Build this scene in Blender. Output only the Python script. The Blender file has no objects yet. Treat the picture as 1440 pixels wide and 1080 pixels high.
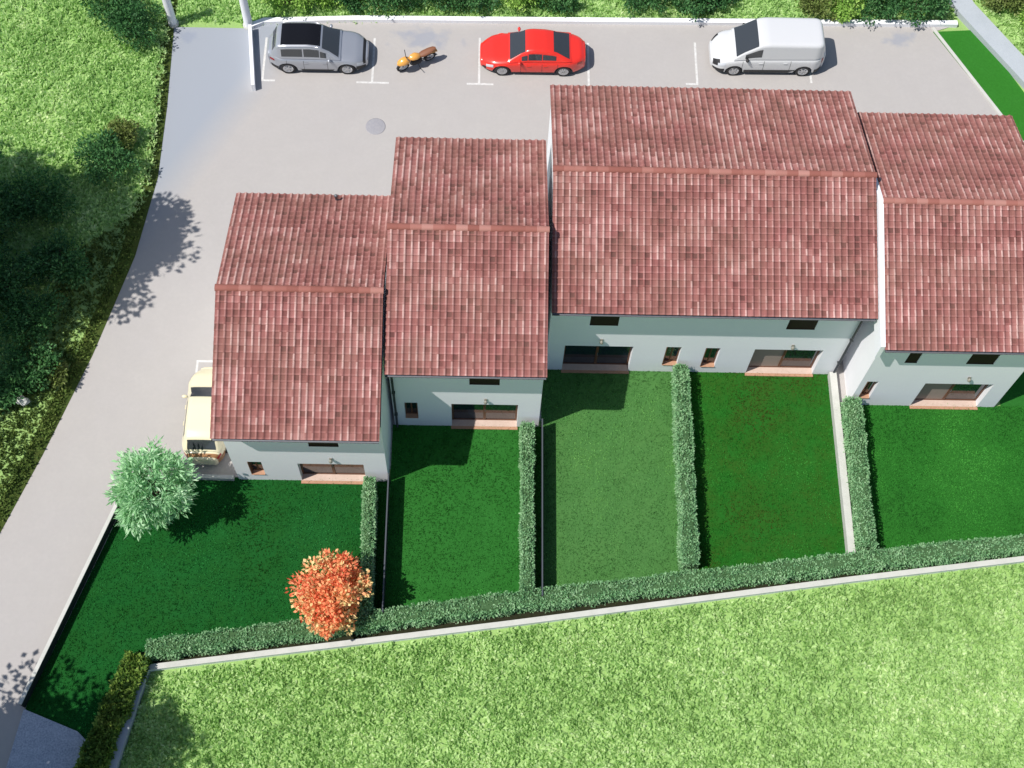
import bpy, math, random
import numpy as np
from mathutils import Vector, Matrix
random.seed(7); rng = np.random.default_rng(11)
PI = math.pi
scn = bpy.context.scene

# ------------------------------------------------------------ camera, sky, sun, exposure
cam_d = bpy.data.cameras.new("camera"); cam = bpy.data.objects.new("camera", cam_d)
scn.collection.objects.link(cam); scn.camera = cam
RT = Vector((0.99963079, 0.006434, 0.0263985)); UP = Vector((-0.01702266, 0.90555395, 0.42388945)); FW = Vector((0.02117797, 0.42418232, -0.90532914))
M = Matrix((RT, UP, -FW)).transposed().to_4x4(); M.translation = Vector((0, -22.4, 50.527)); cam.matrix_world = M
cam_d.sensor_width = 36; cam_d.lens = 48.51; cam_d.clip_end = 2000
scn.render.resolution_x = 1024; scn.render.resolution_y = 768

SUN = Vector((-0.57, -0.25, 1.0)).normalized()
el = math.asin(SUN.z); az = math.atan2(SUN.x, SUN.y)
world = bpy.data.worlds.new("World"); scn.world = world; world.use_nodes = True
nt = world.node_tree; nt.nodes.clear()
sky = nt.nodes.new('ShaderNodeTexSky'); sky.sky_type = 'NISHITA'; sky.sun_disc = False
sky.sun_elevation = el; sky.sun_rotation = az % (2*PI)
bg = nt.nodes.new('ShaderNodeBackground'); bg.inputs[1].default_value = 0.105
wo = nt.nodes.new('ShaderNodeOutputWorld')
nt.links.new(sky.outputs[0], bg.inputs[0]); nt.links.new(bg.outputs[0], wo.inputs[0])
sd = bpy.data.lights.new("sun", 'SUN'); sd.energy = 5.0; sd.angle = math.radians(0.5); sd.color = (1, 0.955, 0.9)
so = bpy.data.objects.new("sun", sd); scn.collection.objects.link(so)
so.rotation_euler = SUN.to_track_quat('Z', 'Y').to_euler(); so.location = (-20, -8, 40)
scn.view_settings.view_transform = 'Standard'; scn.view_settings.look = 'None'
scn.view_settings.exposure = 0.0; scn.view_settings.gamma = 1

C = bpy.data.collections.new("place"); scn.collection.children.link(C)

# ------------------------------------------------------------ helpers
def lin(c):
    return tuple(((v/255)/12.92 if v/255 <= .04045 else ((v/255+.055)/1.055)**2.4) for v in c)

def mat(name, col, rough=.7, metal=0., spec=.5, noise=None, bump=None, coat=0., ramp=None, attr=None, trans=0., objvar=None):
    """noise=(scale, col2, contrast) blends to a second colour; ramp=[(pos,col)..] over attr (per-face number)"""
    m = bpy.data.materials.new(name); m.use_nodes = True; t = m.node_tree; n = t.nodes; L = t.links
    b = n['Principled BSDF']; b.inputs['Roughness'].default_value = rough; b.inputs['Metallic'].default_value = metal
    b.inputs['Specular IOR Level'].default_value = spec; b.inputs['Base Color'].default_value = (*col, 1)
    if coat: b.inputs['Coat Weight'].default_value = coat; b.inputs['Coat Roughness'].default_value = .04
    tc = n.new('ShaderNodeTexCoord'); cur = None
    if ramp:
        a = n.new('ShaderNodeAttribute'); a.attribute_name = attr; r = n.new('ShaderNodeValToRGB')
        e = r.color_ramp.elements; e[0].position = ramp[0][0]; e[0].color = (*ramp[0][1], 1)
        e[1].position = ramp[-1][0]; e[1].color = (*ramp[-1][1], 1)
        for p_, c_ in ramp[1:-1]:
            x = e.new(p_); x.color = (*c_, 1)
        L.new(a.outputs['Fac'], r.inputs[0]); cur = r.outputs[0]
    for nz in (noise if isinstance(noise, list) else ([noise] if noise else [])):
        tx = n.new('ShaderNodeTexNoise'); tx.inputs['Scale'].default_value = nz[0]; tx.inputs['Detail'].default_value = 5
        tx.inputs['Roughness'].default_value = .65
        L.new(tc.outputs['Object'], tx.inputs['Vector'])
        mr = n.new('ShaderNodeMapRange'); k = nz[2]; mr.inputs[1].default_value = .5-.25/k; mr.inputs[2].default_value = .5+.25/k
        if len(nz) > 3: mr.inputs[4].default_value = nz[3]
        L.new(tx.outputs[0], mr.inputs[0])
        mx = n.new('ShaderNodeMix'); mx.data_type = 'RGBA'; L.new(mr.outputs[0], mx.inputs[0])
        if cur: L.new(cur, mx.inputs[6])
        else: mx.inputs[6].default_value = (*col, 1)
        mx.inputs[7].default_value = (*nz[1], 1); cur = mx.outputs[2]
    if cur: L.new(cur, b.inputs['Base Color'])
    if bump:
        tx = n.new('ShaderNodeTexNoise'); tx.inputs['Scale'].default_value = bump[0]; tx.inputs['Detail'].default_value = 4
        L.new(tc.outputs['Object'], tx.inputs['Vector'])
        bp = n.new('ShaderNodeBump'); bp.inputs['Strength'].default_value = bump[1]; bp.inputs['Distance'].default_value = bump[2]
        L.new(tx.outputs[0], bp.inputs['Height']); L.new(bp.outputs[0], b.inputs['Normal'])
    if trans:
        out = n['Material Output']; tr = n.new('ShaderNodeBsdfTranslucent'); ms = n.new('ShaderNodeMixShader'); ms.inputs[0].default_value = trans
        if cur: L.new(cur, tr.inputs[0])
        else: tr.inputs[0].default_value = (*col, 1)
        L.new(b.outputs[0], ms.inputs[1]); L.new(tr.outputs[0], ms.inputs[2]); L.new(ms.outputs[0], out.inputs[0])
    return m

class MB:
    def __init__(s): s.v = []; s.f = []; s.m = []; s.sm = []
    def add(s, vs, fs, mi=0, smooth=False):
        o = len(s.v); s.v += [tuple(v) for v in vs]
        for f in fs: s.f.append(tuple(i+o for i in f)); s.m.append(mi); s.sm.append(smooth)
        return s
    def box(s, x0, x1, y0, y1, z0, z1, mi=0, b=0.):
        if b:   # chamfered top edges
            vs = [(x0,y0,z0),(x1,y0,z0),(x1,y1,z0),(x0,y1,z0),(x0,y0,z1-b),(x1,y0,z1-b),(x1,y1,z1-b),(x0,y1,z1-b),
                  (x0+b,y0+b,z1),(x1-b,y0+b,z1),(x1-b,y1-b,z1),(x0+b,y1-b,z1)]
            fs = [(3,2,1,0),(0,1,5,4),(1,2,6,5),(2,3,7,6),(3,0,4,7),(4,5,9,8),(5,6,10,9),(6,7,11,10),(7,4,8,11),(8,9,10,11)]
            return s.add(vs, fs, mi)
        vs = [(x0,y0,z0),(x1,y0,z0),(x1,y1,z0),(x0,y1,z0),(x0,y0,z1),(x1,y0,z1),(x1,y1,z1),(x0,y1,z1)]
        return s.add(vs, [(3,2,1,0),(4,5,6,7),(0,1,5,4),(1,2,6,5),(2,3,7,6),(3,0,4,7)], mi)
    def prism(s, pts, z0, z1, mi=0):
        n = len(pts); vs = [(x,y,z0) for x,y in pts]+[(x,y,z1) for x,y in pts]
        return s.add(vs, [tuple(range(n-1,-1,-1)), tuple(range(n,2*n))]+[(i,(i+1)%n,n+(i+1)%n,n+i) for i in range(n)], mi)
    def tube(s, pts, rad, n=8, mi=0, cap=True):
        pts = [Vector(p) for p in pts]; rs = rad if isinstance(rad, (list, tuple)) else [rad]*len(pts)
        vs = []
        for i, p in enumerate(pts):
            d = (pts[min(i+1, len(pts)-1)]-pts[max(i-1, 0)]).normalized()
            a = d.cross(Vector((0,0,1)) if abs(d.z) < .9 else Vector((1,0,0))).normalized(); b = d.cross(a)
            for k in range(n):
                t = 2*PI*k/n; vs.append(p+a*math.cos(t)*rs[i]+b*math.sin(t)*rs[i])
        fs = [(i*n+k, i*n+(k+1)%n, (i+1)*n+(k+1)%n, (i+1)*n+k) for i in range(len(pts)-1) for k in range(n)]
        if cap: fs += [tuple(range(n)), tuple((len(pts)-1)*n+k for k in range(n-1,-1,-1))]
        return s.add(vs, fs, mi, True)
    def lathe(s, c, axis, prof, n=20, mi=0):
        """profile of (along axis, radius)"""
        c = Vector(c); ax = Vector(axis).normalized(); a = ax.cross(Vector((0,0,1)) if abs(ax.z) < .9 else Vector((1,0,0))).normalized(); b = ax.cross(a)
        vs = []
        for h, r in prof:
            for k in range(n):
                t = 2*PI*k/n; vs.append(c+ax*h+a*math.cos(t)*r+b*math.sin(t)*r)
        fs = [(i*n+k, i*n+(k+1)%n, (i+1)*n+(k+1)%n, (i+1)*n+k) for i in range(len(prof)-1) for k in range(n)]
        return s.add(vs, fs, mi, True)
    def grid(s, P, mi=0, smooth=True):
        """P[i][j] points"""
        nu = len(P); nv = len(P[0]); vs = [q for r in P for q in r]
        return s.add(vs, [(i*nv+j, i*nv+j+1, (i+1)*nv+j+1, (i+1)*nv+j) for i in range(nu-1) for j in range(nv-1)], mi, smooth)
    def build(s, name, mats, parent=None, normals=True):
        me = bpy.data.meshes.new(name); me.from_pydata(s.v, [], s.f)
        for m in (mats if isinstance(mats, (list, tuple)) else [mats]): me.materials.append(m)
        me.polygons.foreach_set('material_index', s.m); me.polygons.foreach_set('use_smooth', s.sm); me.update()
        o = bpy.data.objects.new(name, me); C.objects.link(o)
        if parent: o.parent = parent
        return o

def tag(o, label=None, cat=None, group=None, kind=None):
    if label: o['label'] = label
    if cat: o['category'] = cat
    if group: o['group'] = group
    if kind: o['kind'] = kind
    return o
def empty(name, loc, rz, label, cat, group=None):
    o = bpy.data.objects.new(name, None); C.objects.link(o); o.location = loc; o.rotation_euler = (0, 0, rz); o.empty_display_size = .3
    return tag(o, label, cat, group)

def npmesh(name, V, F, m, parent=None, attrs=None, smooth=False, mi=None):
    """V (n,3) float, F (k,4) or (k,3) int arrays"""
    me = bpy.data.meshes.new(name); V = np.asarray(V, np.float32); F = np.asarray(F, np.int32); k = F.shape[1]
    me.vertices.add(len(V)); me.vertices.foreach_set('co', V.ravel())
    me.loops.add(F.size); me.loops.foreach_set('vertex_index', F.ravel())
    me.polygons.add(len(F)); me.polygons.foreach_set('loop_start', np.arange(0, F.size, k, dtype=np.int32))
    for mm in (m if isinstance(m, (list, tuple)) else [m]): me.materials.append(mm)
    if mi is not None: me.polygons.foreach_set('material_index', np.asarray(mi, np.int32))
    me.polygons.foreach_set('use_smooth', np.full(len(F), smooth))
    me.update(calc_edges=True)
    for a, val in (attrs or {}).items():
        at = me.attributes.new(a, 'FLOAT', 'FACE'); at.data.foreach_set('value', np.asarray(val, np.float32))
    me.validate()
    o = bpy.data.objects.new(name, me); C.objects.link(o)
    if parent: o.parent = parent
    return o

def vnoise(P, s, seed=0):
    """cheap smooth 2-D/3-D value noise in 0..1"""
    P = np.asarray(P, float)/s; i = np.floor(P).astype(np.int64); f = P-i; f = f*f*(3-2*f); out = 0
    D = P.shape[1]
    for c in range(2**D):
        w = 1; h = np.full(len(P), seed*7919+13, np.int64)
        for d in range(D):
            b = (c >> d) & 1; w = w*(f[:, d] if b else 1-f[:, d]); h = h*1103515245+12345+(i[:, d]+b)*(73856093, 19349663, 83492791)[d]; h = (h ^ (h >> 13)) & 0x7fffffff
        out = out+w*((h*2654435761 >> 8) & 0xffff)/65535.
    return out

# ------------------------------------------------------------ materials
m_meadow = mat('meadow_soil', (.27,.43,.14), .95, noise=[(3.2,(.32,.47,.17),1.5),(9,(.22,.36,.10),1.6,.7),(30,(.34,.50,.18),1.6,.5)], bump=(25,.6,.05), spec=.1)
m_grass = mat('meadow_grass', (0,0,0), .8, spec=.15, attr='r', ramp=[(0,(.33,.54,.17)),(.3,(.46,.68,.25)),(.65,(.60,.80,.36)),(1,(.86,.95,.60))], trans=.45)
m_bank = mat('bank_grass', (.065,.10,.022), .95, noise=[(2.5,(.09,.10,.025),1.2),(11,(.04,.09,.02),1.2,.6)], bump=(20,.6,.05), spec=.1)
m_pave = mat('driveway_paving', (.415,.395,.372), .85, noise=[(.25,(.385,.365,.36),1.2,.8),(1.3,(.36,.34,.325),2.2,.35),(6,(.355,.34,.33),1.7,.45),(60,(.47,.45,.435),1.0,.4)], bump=(90,.15,.01), spec=.25)
# the entrance stretch of the driveway is bluer and blends into the beige paving
def tint_drive(m):
    n = m.node_tree.nodes; L = m.node_tree.links; b = n['Principled BSDF']; src = b.inputs['Base Color'].links[0].from_socket
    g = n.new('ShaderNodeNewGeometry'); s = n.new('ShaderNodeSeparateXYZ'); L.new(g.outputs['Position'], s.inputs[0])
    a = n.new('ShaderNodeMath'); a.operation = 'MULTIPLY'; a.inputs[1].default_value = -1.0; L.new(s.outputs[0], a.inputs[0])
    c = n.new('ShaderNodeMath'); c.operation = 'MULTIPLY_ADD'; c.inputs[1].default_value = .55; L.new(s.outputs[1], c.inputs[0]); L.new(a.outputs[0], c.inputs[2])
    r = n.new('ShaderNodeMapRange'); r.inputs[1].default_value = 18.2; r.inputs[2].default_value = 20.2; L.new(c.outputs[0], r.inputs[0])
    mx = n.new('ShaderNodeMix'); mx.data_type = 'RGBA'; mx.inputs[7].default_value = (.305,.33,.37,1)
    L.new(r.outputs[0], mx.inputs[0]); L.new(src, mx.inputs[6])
    # tree shade by the parking area, painted as blue-grey patches into the paving colour
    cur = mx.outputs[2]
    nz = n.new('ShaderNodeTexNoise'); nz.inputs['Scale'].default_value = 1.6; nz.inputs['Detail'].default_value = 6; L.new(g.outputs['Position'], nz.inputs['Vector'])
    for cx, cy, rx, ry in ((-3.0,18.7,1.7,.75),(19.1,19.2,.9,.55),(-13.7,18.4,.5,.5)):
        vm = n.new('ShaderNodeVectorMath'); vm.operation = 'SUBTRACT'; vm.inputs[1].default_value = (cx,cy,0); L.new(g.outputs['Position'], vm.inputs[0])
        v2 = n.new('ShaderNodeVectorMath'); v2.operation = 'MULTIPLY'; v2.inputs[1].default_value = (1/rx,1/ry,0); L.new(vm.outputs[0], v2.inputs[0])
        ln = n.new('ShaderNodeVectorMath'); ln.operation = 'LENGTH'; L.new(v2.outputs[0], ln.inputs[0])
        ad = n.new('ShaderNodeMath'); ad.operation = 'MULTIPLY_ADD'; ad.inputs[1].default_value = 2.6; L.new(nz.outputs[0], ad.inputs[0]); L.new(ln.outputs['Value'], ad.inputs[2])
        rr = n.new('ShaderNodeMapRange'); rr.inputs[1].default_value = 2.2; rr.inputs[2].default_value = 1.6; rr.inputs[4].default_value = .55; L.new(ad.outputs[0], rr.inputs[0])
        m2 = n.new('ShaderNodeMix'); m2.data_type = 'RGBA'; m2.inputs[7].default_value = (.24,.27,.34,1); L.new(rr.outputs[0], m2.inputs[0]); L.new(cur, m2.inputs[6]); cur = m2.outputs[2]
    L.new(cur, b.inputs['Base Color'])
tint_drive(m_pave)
m_white = mat('white_render', (.84,.85,.88), .8, noise=[(1.3,(.79,.80,.83),1.2,.6),(9,(.87,.87,.89),1.3,.5)], bump=(40,.12,.01), spec=.3)
m_cope = mat('pale_coping', (.54,.54,.50), .8, noise=[(2.2,(.40,.41,.37),1.3,.7),(18,(.58,.58,.55),1.2,.5)], bump=(30,.2,.01), spec=.3)
m_conc = mat('shade_grey_wall', (.40,.44,.47), .85, noise=[(1.5,(.33,.37,.40),1.2,.8),(20,(.48,.51,.53),1.2,.5)], bump=(30,.2,.01), spec=.3)
m_dark = mat('dark_grey_metal', (.03,.035,.04), .5, spec=.4)
m_mark = mat('white_road_paint', (.66,.66,.64), .7, noise=(7,(.48,.47,.455),1.8,.8))
m_wood = mat('brown_stained_wood', (.16,.065,.03), .55, noise=(14,(.10,.04,.02),1.2))
m_shut = mat('shaded_brown_shutter', (.03,.010,.009), .6)  # eave shade put into the brown of upper windows and sills
m_terra = mat('terracotta_sill', (.47,.27,.17), .75, noise=(10,(.38,.20,.12),1.1))
m_floor = mat('pink_threshold_stone', (.58,.45,.38), .7, noise=(8,(.50,.37,.30),1.1))
m_glass = mat('window_glass', (.012,.02,.03), .06, spec=.9)
m_curt = mat('curtain', (.30,.24,.20), .9)
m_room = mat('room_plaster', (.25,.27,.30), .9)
m_lamp = mat('lamp_body', (.25,.24,.20), .5)
m_gut = mat('grey_gutter', (.16,.17,.19), .45, metal=.3)
m_tile = mat('clay_roof_tiles', (0,0,0), .85, spec=.25, attr='r', ramp=[(0,(.085,.032,.030)),(.2,(.15,.050,.046)),(.5,(.265,.096,.09)),(.72,(.36,.155,.145)),(.9,(.53,.29,.265)),(1,(.68,.46,.42))],
             noise=[(.7,(.20,.14,.095),1.6,.35),(2.6,(.13,.055,.045),1.8,.35),(30,(.30,.12,.10),1.2,.3)], bump=(60,.25,.01))
m_under = mat('roof_underside', (.30,.27,.25), .9)
m_ridge = mat('orange_ridge_tiles', (0,0,0), .85, spec=.25, attr='r', ramp=[(0,(.25,.09,.07)),(.5,(.32,.125,.10)),(1,(.42,.21,.175))])
m_bark = mat('bark', (.12,.085,.06), .9, noise=(20,(.07,.05,.035),1.2), bump=(30,.5,.02))
def leafmat(name, cols, tr=.3, rough=.55):
    n_ = len(cols); return mat(name, (0,0,0), rough, spec=.3, attr='r', ramp=[(i/(n_-1), c) for i, c in enumerate(cols)], trans=tr)
m_mint = leafmat('mint_green_leaves', [(.14,.36,.14),(.32,.60,.30),(.52,.80,.48),(.80,.95,.74)], .4)
m_red = leafmat('autumn_leaves', [(.75,.09,.05),(.92,.25,.12),(.95,.42,.20),(.95,.68,.32),(.78,.80,.38)])
m_hedge = leafmat('hedge_leaves', [(.10,.26,.11),(.21,.43,.20),(.34,.57,.30),(.52,.72,.46)], .35)
m_hedge_y = leafmat('yellow_green_hedge_leaves', [(.04,.10,.02),(.10,.20,.035),(.22,.34,.06),(.42,.50,.12)], .3)
m_hcore = mat('hedge_inner_twigs', (.06,.12,.05), 1., spec=0)
m_hcore_y = mat('yellow_hedge_twigs', (.05,.09,.02), 1., spec=0)
m_dkleaf = leafmat('dark_leaves', [(.02,.08,.025),(.045,.15,.045),(.08,.22,.065),(.16,.33,.12)], .25)
m_midleaf = leafmat('mid_green_leaves', [(.09,.22,.03),(.22,.42,.07),(.36,.58,.12),(.52,.70,.20)], .3)
m_olive = leafmat('olive_leaves', [(.06,.07,.02),(.13,.17,.04),(.20,.28,.07),(.32,.36,.13)], .25)

# ------------------------------------------------------------ foliage makers
def quads(P, Nrm, L, W, r=None, jit=.6):
    """one pointed leaf (4 verts) at each P, growing along Nrm with jitter"""
    n = len(P); d = Nrm+rng.normal(0, jit, (n,3)); d /= np.linalg.norm(d, axis=1)[:, None]
    a = np.cross(d, rng.normal(0, 1, (n,3))); a /= np.linalg.norm(a, axis=1)[:, None]
    L = (L*rng.uniform(.65, 1.25, n))[:, None]; W = (W*rng.uniform(.7, 1.2, n))[:, None]
    nn = np.cross(d, a)
    V = np.stack([P, P+d*L*.5+a*W*.5+nn*L*.05, P+d*L, P+d*L*.5-a*W*.5+nn*L*.05], 1).reshape(-1,3)
    F = np.arange(4*n).reshape(n,4)
    if r is None: r = rng.uniform(0, 1, n)
    return V, F, r

def leaf_thing(name, P, N, L, W, m, parent=None, r=None, jit=.6):
    V, F, r = quads(P, N, L, W, r, jit); return npmesh(name, V, F, m, parent, {'r': np.clip(r, 0, 1)})

def crown_points(c, rad, n, nclump, clump_r, seed, fill=.35):
    g = np.random.default_rng(seed); c = np.array(c); rad = np.array(rad)
    d = g.normal(0, 1, (nclump,3)); d /= np.linalg.norm(d, axis=1)[:, None]
    rr = g.uniform(fill, 1, nclump)**.6; rr *= .82+.36*vnoise(d*2+5, .9, seed)
    cc = c+d*rad*rr[:, None]; k = g.integers(0, nclump, n); cr = clump_r*g.uniform(.6, 1.3, nclump)
    o = g.normal(0, 1, (n,3)); o /= np.linalg.norm(o, axis=1)[:, None]; o *= (g.uniform(0, 1, n)**.45)[:, None]
    P = cc[k]+o*cr[k][:, None]; N = o+d[k]*.5
    tone = g.uniform(0, 1, nclump); r = .45*tone[k]+.55*g.uniform(0, 1, n)
    return P, N, r, cc

def tree(name, base, crown_c, rad, n, nclump, clump_r, L, W, m, seed, label, cat='tree', group=None, trunk_r=.12, jit=.6):
    root = empty(name, (base[0], base[1], base[2] if len(base) > 2 else 0), 0, label, cat, group)
    off = Vector(root.location); P, N, r, cc = crown_points(crown_c, rad, n, nclump, clump_r, seed)
    P = P-np.array(off); 
    leaf_thing('crown', P, N, L, W, m, root, r, jit)
    mb = MB(); top = Vector(crown_c)-off; g = random.Random(seed)
    mb.tube([(0,0,-.1), tuple(top*.25+Vector((g.uniform(-.06,.06), g.uniform(-.06,.06), 0))), tuple(top*.6), tuple(top+Vector((0,0,rad[2]*.3)))], [trunk_r, trunk_r*.85, trunk_r*.6, trunk_r*.2], 10)
    for q in cc[::max(1, nclump//16)]:
        e = Vector(q)-off; s = top*g.uniform(.45, .8); mid = (s+e)/2+Vector((0,0,-.08*rad[2]))
        mb.tube([tuple(s), tuple(mid), tuple(e)], [trunk_r*.45, trunk_r*.28, trunk_r*.1], 6)
    mb.build('trunk', m_bark, root); return root

def shrub(x, y, r, h, m, seed, label, z=0., group=None, name='shrub'):
    root = empty(name, (x, y, z), 0, label, 'shrub', group); n = int(1500*r*r+500)
    P, N, rr, cc = crown_points((0,0,h*.55), (r, r*.9, h*.5), n, int(26*r+14), .28*max(r,.6), seed, .2)
    P[:, 2] = np.maximum(P[:, 2], .03)
    leaf_thing('foliage', P, N, .15, .085, m, root, rr)
    mb = MB()
    for q in cc[::5]: mb.tube([(0,0,-.05), tuple(Vector(q)*.5+Vector((0,0,.05))), tuple(q)], [.03,.02,.008], 5)
    mb.build('stem', m_bark, root); return root

def hedge(name, line, w, h, m, label, dens=520, group=None, z0=0, leaf=.095):
    """clipped hedge along a polyline: twiggy core and leaves over top and sides"""
    root = empty(name, (line[0][0], line[0][1], z0), 0, label, 'hedge', group); o = np.array([line[0][0], line[0][1], 0])
    Ps = []; Ns = []; core = MB()
    for (a, b) in zip(line[:-1], line[1:]):
        a = np.array(a, float); b = np.array(b, float); L = np.linalg.norm(b-a); t = (b-a)/L; nr = np.array([-t[1], t[0]])
        ns = max(2, int(L/.5)); P = []
        for i in range(ns+1):
            q = a+t*L*i/ns; ww = w*.5-.05+random.uniform(-.025,.02); hh = h-.07+random.uniform(-.03,.03)
            P.append([(*(q-nr*ww-o[:2]), 0), (*(q-nr*ww*1.0-o[:2]), hh*.95), (*(q-nr*ww*.6-o[:2]), hh), (*(q+nr*ww*.6-o[:2]), hh), (*(q+nr*ww-o[:2]), hh*.95), (*(q+nr*ww-o[:2]), 0)])
        core.grid(P); core.add(P[0], [(0,1,2,3,4,5)]); core.add(P[-1], [(5,4,3,2,1,0)])
        for kind, area in (('t', L*w), ('l', L*h), ('r', L*h), ('e0', w*h), ('e1', w*h)):
            n = int(area*dens*(1.5 if kind == 't' else .8)); u = rng.uniform(0, L, n); v = rng.uniform(-.5, .5, n); hz = rng.uniform(.02, 1, n)*h
            wob = 1+.17*(vnoise(np.stack([u+a[0]*3, u*0], 1), .45, 3)-.5)*2
            if kind == 't': q = a+t*u[:, None]+nr*(v*w*wob)[:, None]; z = h*(.97+.16*(vnoise(np.stack([u, v*3], 1), .4, 5)-.5)); N = np.tile([0,0,1.], (n,1))
            elif kind in 'lr':
                s = -1 if kind == 'l' else 1; q = a+t*u[:, None]+nr*(s*w*.5*wob)[:, None]; z = hz; N = np.tile([*(nr*s), .35], (n,1))
            else:
                s = 0 if kind == 'e0' else L; q = a+t*s+nr*(v*w)[:, None]; z = hz; N = np.tile([*(t*(-1 if s == 0 else 1)), .3], (n,1))
            P3 = np.column_stack([q-o[:2], z])+rng.normal(0, .022, (n,3)); P3[:, 2] = np.maximum(P3[:, 2], .01); Ps.append(P3-N*.03); Ns.append(N)
    P = np.concatenate(Ps); N = np.concatenate(Ns)
    r = .5*rng.uniform(0, 1, len(P))+.5*vnoise(P+50, .25, 9)
    leaf_thing('leaves', P, N, leaf, leaf*.62, m, root, r, 1.1)
    core.build('inner_twigs', m_hcore_y if m is m_hedge_y else m_hcore, root); return root

# ------------------------------------------------------------ ground sheets
def sheet(name, pts, z, m):
    mb = MB(); mb.add([(x, y, z) for x, y in pts], [tuple(range(len(pts)))]); o = mb.build(name, m)
    if o.data.polygons[0].normal.z < 0: o.data.flip_normals()
    return tag(o, kind='structure')
sheet('ground', [(-300,-300),(300,-300),(300,300),(-300,300)], -.03, m_meadow)
ROADL = [(-14.36,18.98),(-14.18,14.55),(-14.16,10.81),(-14.66,6.9),(-15.81,2.23),(-17.16,-2.14),(-18.29,-5.38),(-20.6,-11.6),(-23.5,-19.5)]
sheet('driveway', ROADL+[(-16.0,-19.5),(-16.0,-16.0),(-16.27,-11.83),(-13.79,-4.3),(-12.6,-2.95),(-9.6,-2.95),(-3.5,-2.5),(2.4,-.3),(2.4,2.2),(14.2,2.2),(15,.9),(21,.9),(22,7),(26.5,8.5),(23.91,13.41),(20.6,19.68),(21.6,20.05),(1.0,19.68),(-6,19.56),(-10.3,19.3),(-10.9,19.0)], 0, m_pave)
LAWNS = []
def lawn(i, pts, col, c2, c3=None):
    m = mat('lawn_turf', col, .9, noise=[(.45,c2,1.3,.9),(1.1,c3 or col,2.0,.6),(38,tuple(v*1.4 for v in col),1.3,.6),(9,tuple(v*.72 for v in col),1.3,.45)], bump=(120,.5,.02), spec=0)
    LAWNS.append((pts, col, c2, c3 or col, .004*i)); return sheet('lawn', pts, .004*i, m)
lawn(2, [(-16.3,-12.0),(-16.27,-11.83),(-13.79,-4.3),(-12.6,-2.95),(-3.55,-2.95),(-3.55,-8.9),(-12.1,-10.2),(-13.0,-13.8),(-14.6,-13.3),(-16.2,-12.6)], (.010,.082,.016), (.016,.11,.026), (.016,.066,.010))
lawn(2, [(-3.55,-.6),(2.36,-.6),(2.36,-8.1),(-3.55,-8.9)], (.024,.13,.022), (.034,.16,.03), (.02,.105,.016))
lawn(2, [(2.36,2.0),(8.0,2.0),(8.0,-7.4),(2.36,-8.1)], (.060,.17,.046), (.085,.195,.052), (.05,.14,.036))
lawn(2, [(8.0,2.0),(14.3,2.0),(14.2,-6.6),(8.0,-7.4)], (.014,.105,.012), (.026,.13,.020), (.050,.066,.012))
lawn(2, [(14.4,1.9),(14.4,.65),(30,.65),(30,-4.5),(14.2,-6.6)], (.022,.13,.018), (.034,.15,.024), (.018,.105,.016))
lawn(3, [(20.6,19.68),(22.71,19.85),(24.35,16.34),(29,7.2),(29,3),(23.91,13.41)], (.03,.16,.02), (.04,.18,.03))
sheet('lawn', [(21,.65),(30,.65),(30,6),(21.6,6)], .006, bpy.data.materials['lawn_turf.001'])
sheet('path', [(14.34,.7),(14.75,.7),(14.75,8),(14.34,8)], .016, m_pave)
# apron: paved entrance plot at the foot of the garden
mb = MB(); mb.prism([(-16.34,-12.02),(-14.3,-12.80),(-13.75,-13.3),(-14.0,-18),(-17.2,-18)], -.02, .07); tag(mb.build('pavement', mat('shade_blue_paving', (.34,.38,.46), .85, noise=[(3,(.24,.28,.36),1.8,.8),(16,(.60,.64,.70),2.5,.55)], bump=(30,.3,.01))), kind='structure')  # bluish tint of skylit shade put into the paving colour

# raised field left of the driveway with a grassy bank
def offset_line(line, d):
    out = []
    for i, p in enumerate(line):
        a = np.array(line[max(i-1,0)]); b = np.array(line[min(i+1, len(line)-1)]); t = (b-a)/np.linalg.norm(b-a); out.append((p[0]+t[1]*d, p[1]-t[0]*d))
    return out
fine = []
for (a, b) in zip(ROADL[:-1], ROADL[1:]):
    n_ = 8
    for i in range(n_): fine.append((a[0]+(b[0]-a[0])*i/n_, a[1]+(b[1]-a[1])*i/n_))
fine = [(-14.6,30),(-14.45,24)]+fine+[ROADL[-1]]
def bank_h(d): return .01+.24*min(1, max(0, (d-.02)/.5))+.25*min(1, max(0,(d-.5)/8))
rows = []
for d in (.0,.12,.28,.42,.55,1.1,1.8,3,5,8,13,22,40):
    rows.append([(x, y, bank_h(d)+(.06*(vnoise(np.array([[x, y]]), 1.3, 2)[0]-.5) if d > .2 else 0)) for x, y in offset_line(fine, d)])
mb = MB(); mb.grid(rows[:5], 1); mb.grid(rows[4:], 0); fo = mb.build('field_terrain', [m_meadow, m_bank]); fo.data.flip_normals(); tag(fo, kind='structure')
# kerb strip on the driveway's left edge
def strip(name, line, d0, d1, z0, z1, m, label=None, cat=None, kind=None):
    A = offset_line(line, d0); B = offset_line(line, d1); mb = MB(); P = [[(*a, z0),(*a, z1),(*b, z1),(*b, z0)] for a, b in zip(A, B)]
    mb.grid(P, 0, False); mb.add(P[0], [(0,1,2,3)]); mb.add(P[-1], [(3,2,1,0)])
    o = mb.build(name, m); 
    return tag(o, label, cat, kind=kind)

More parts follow.
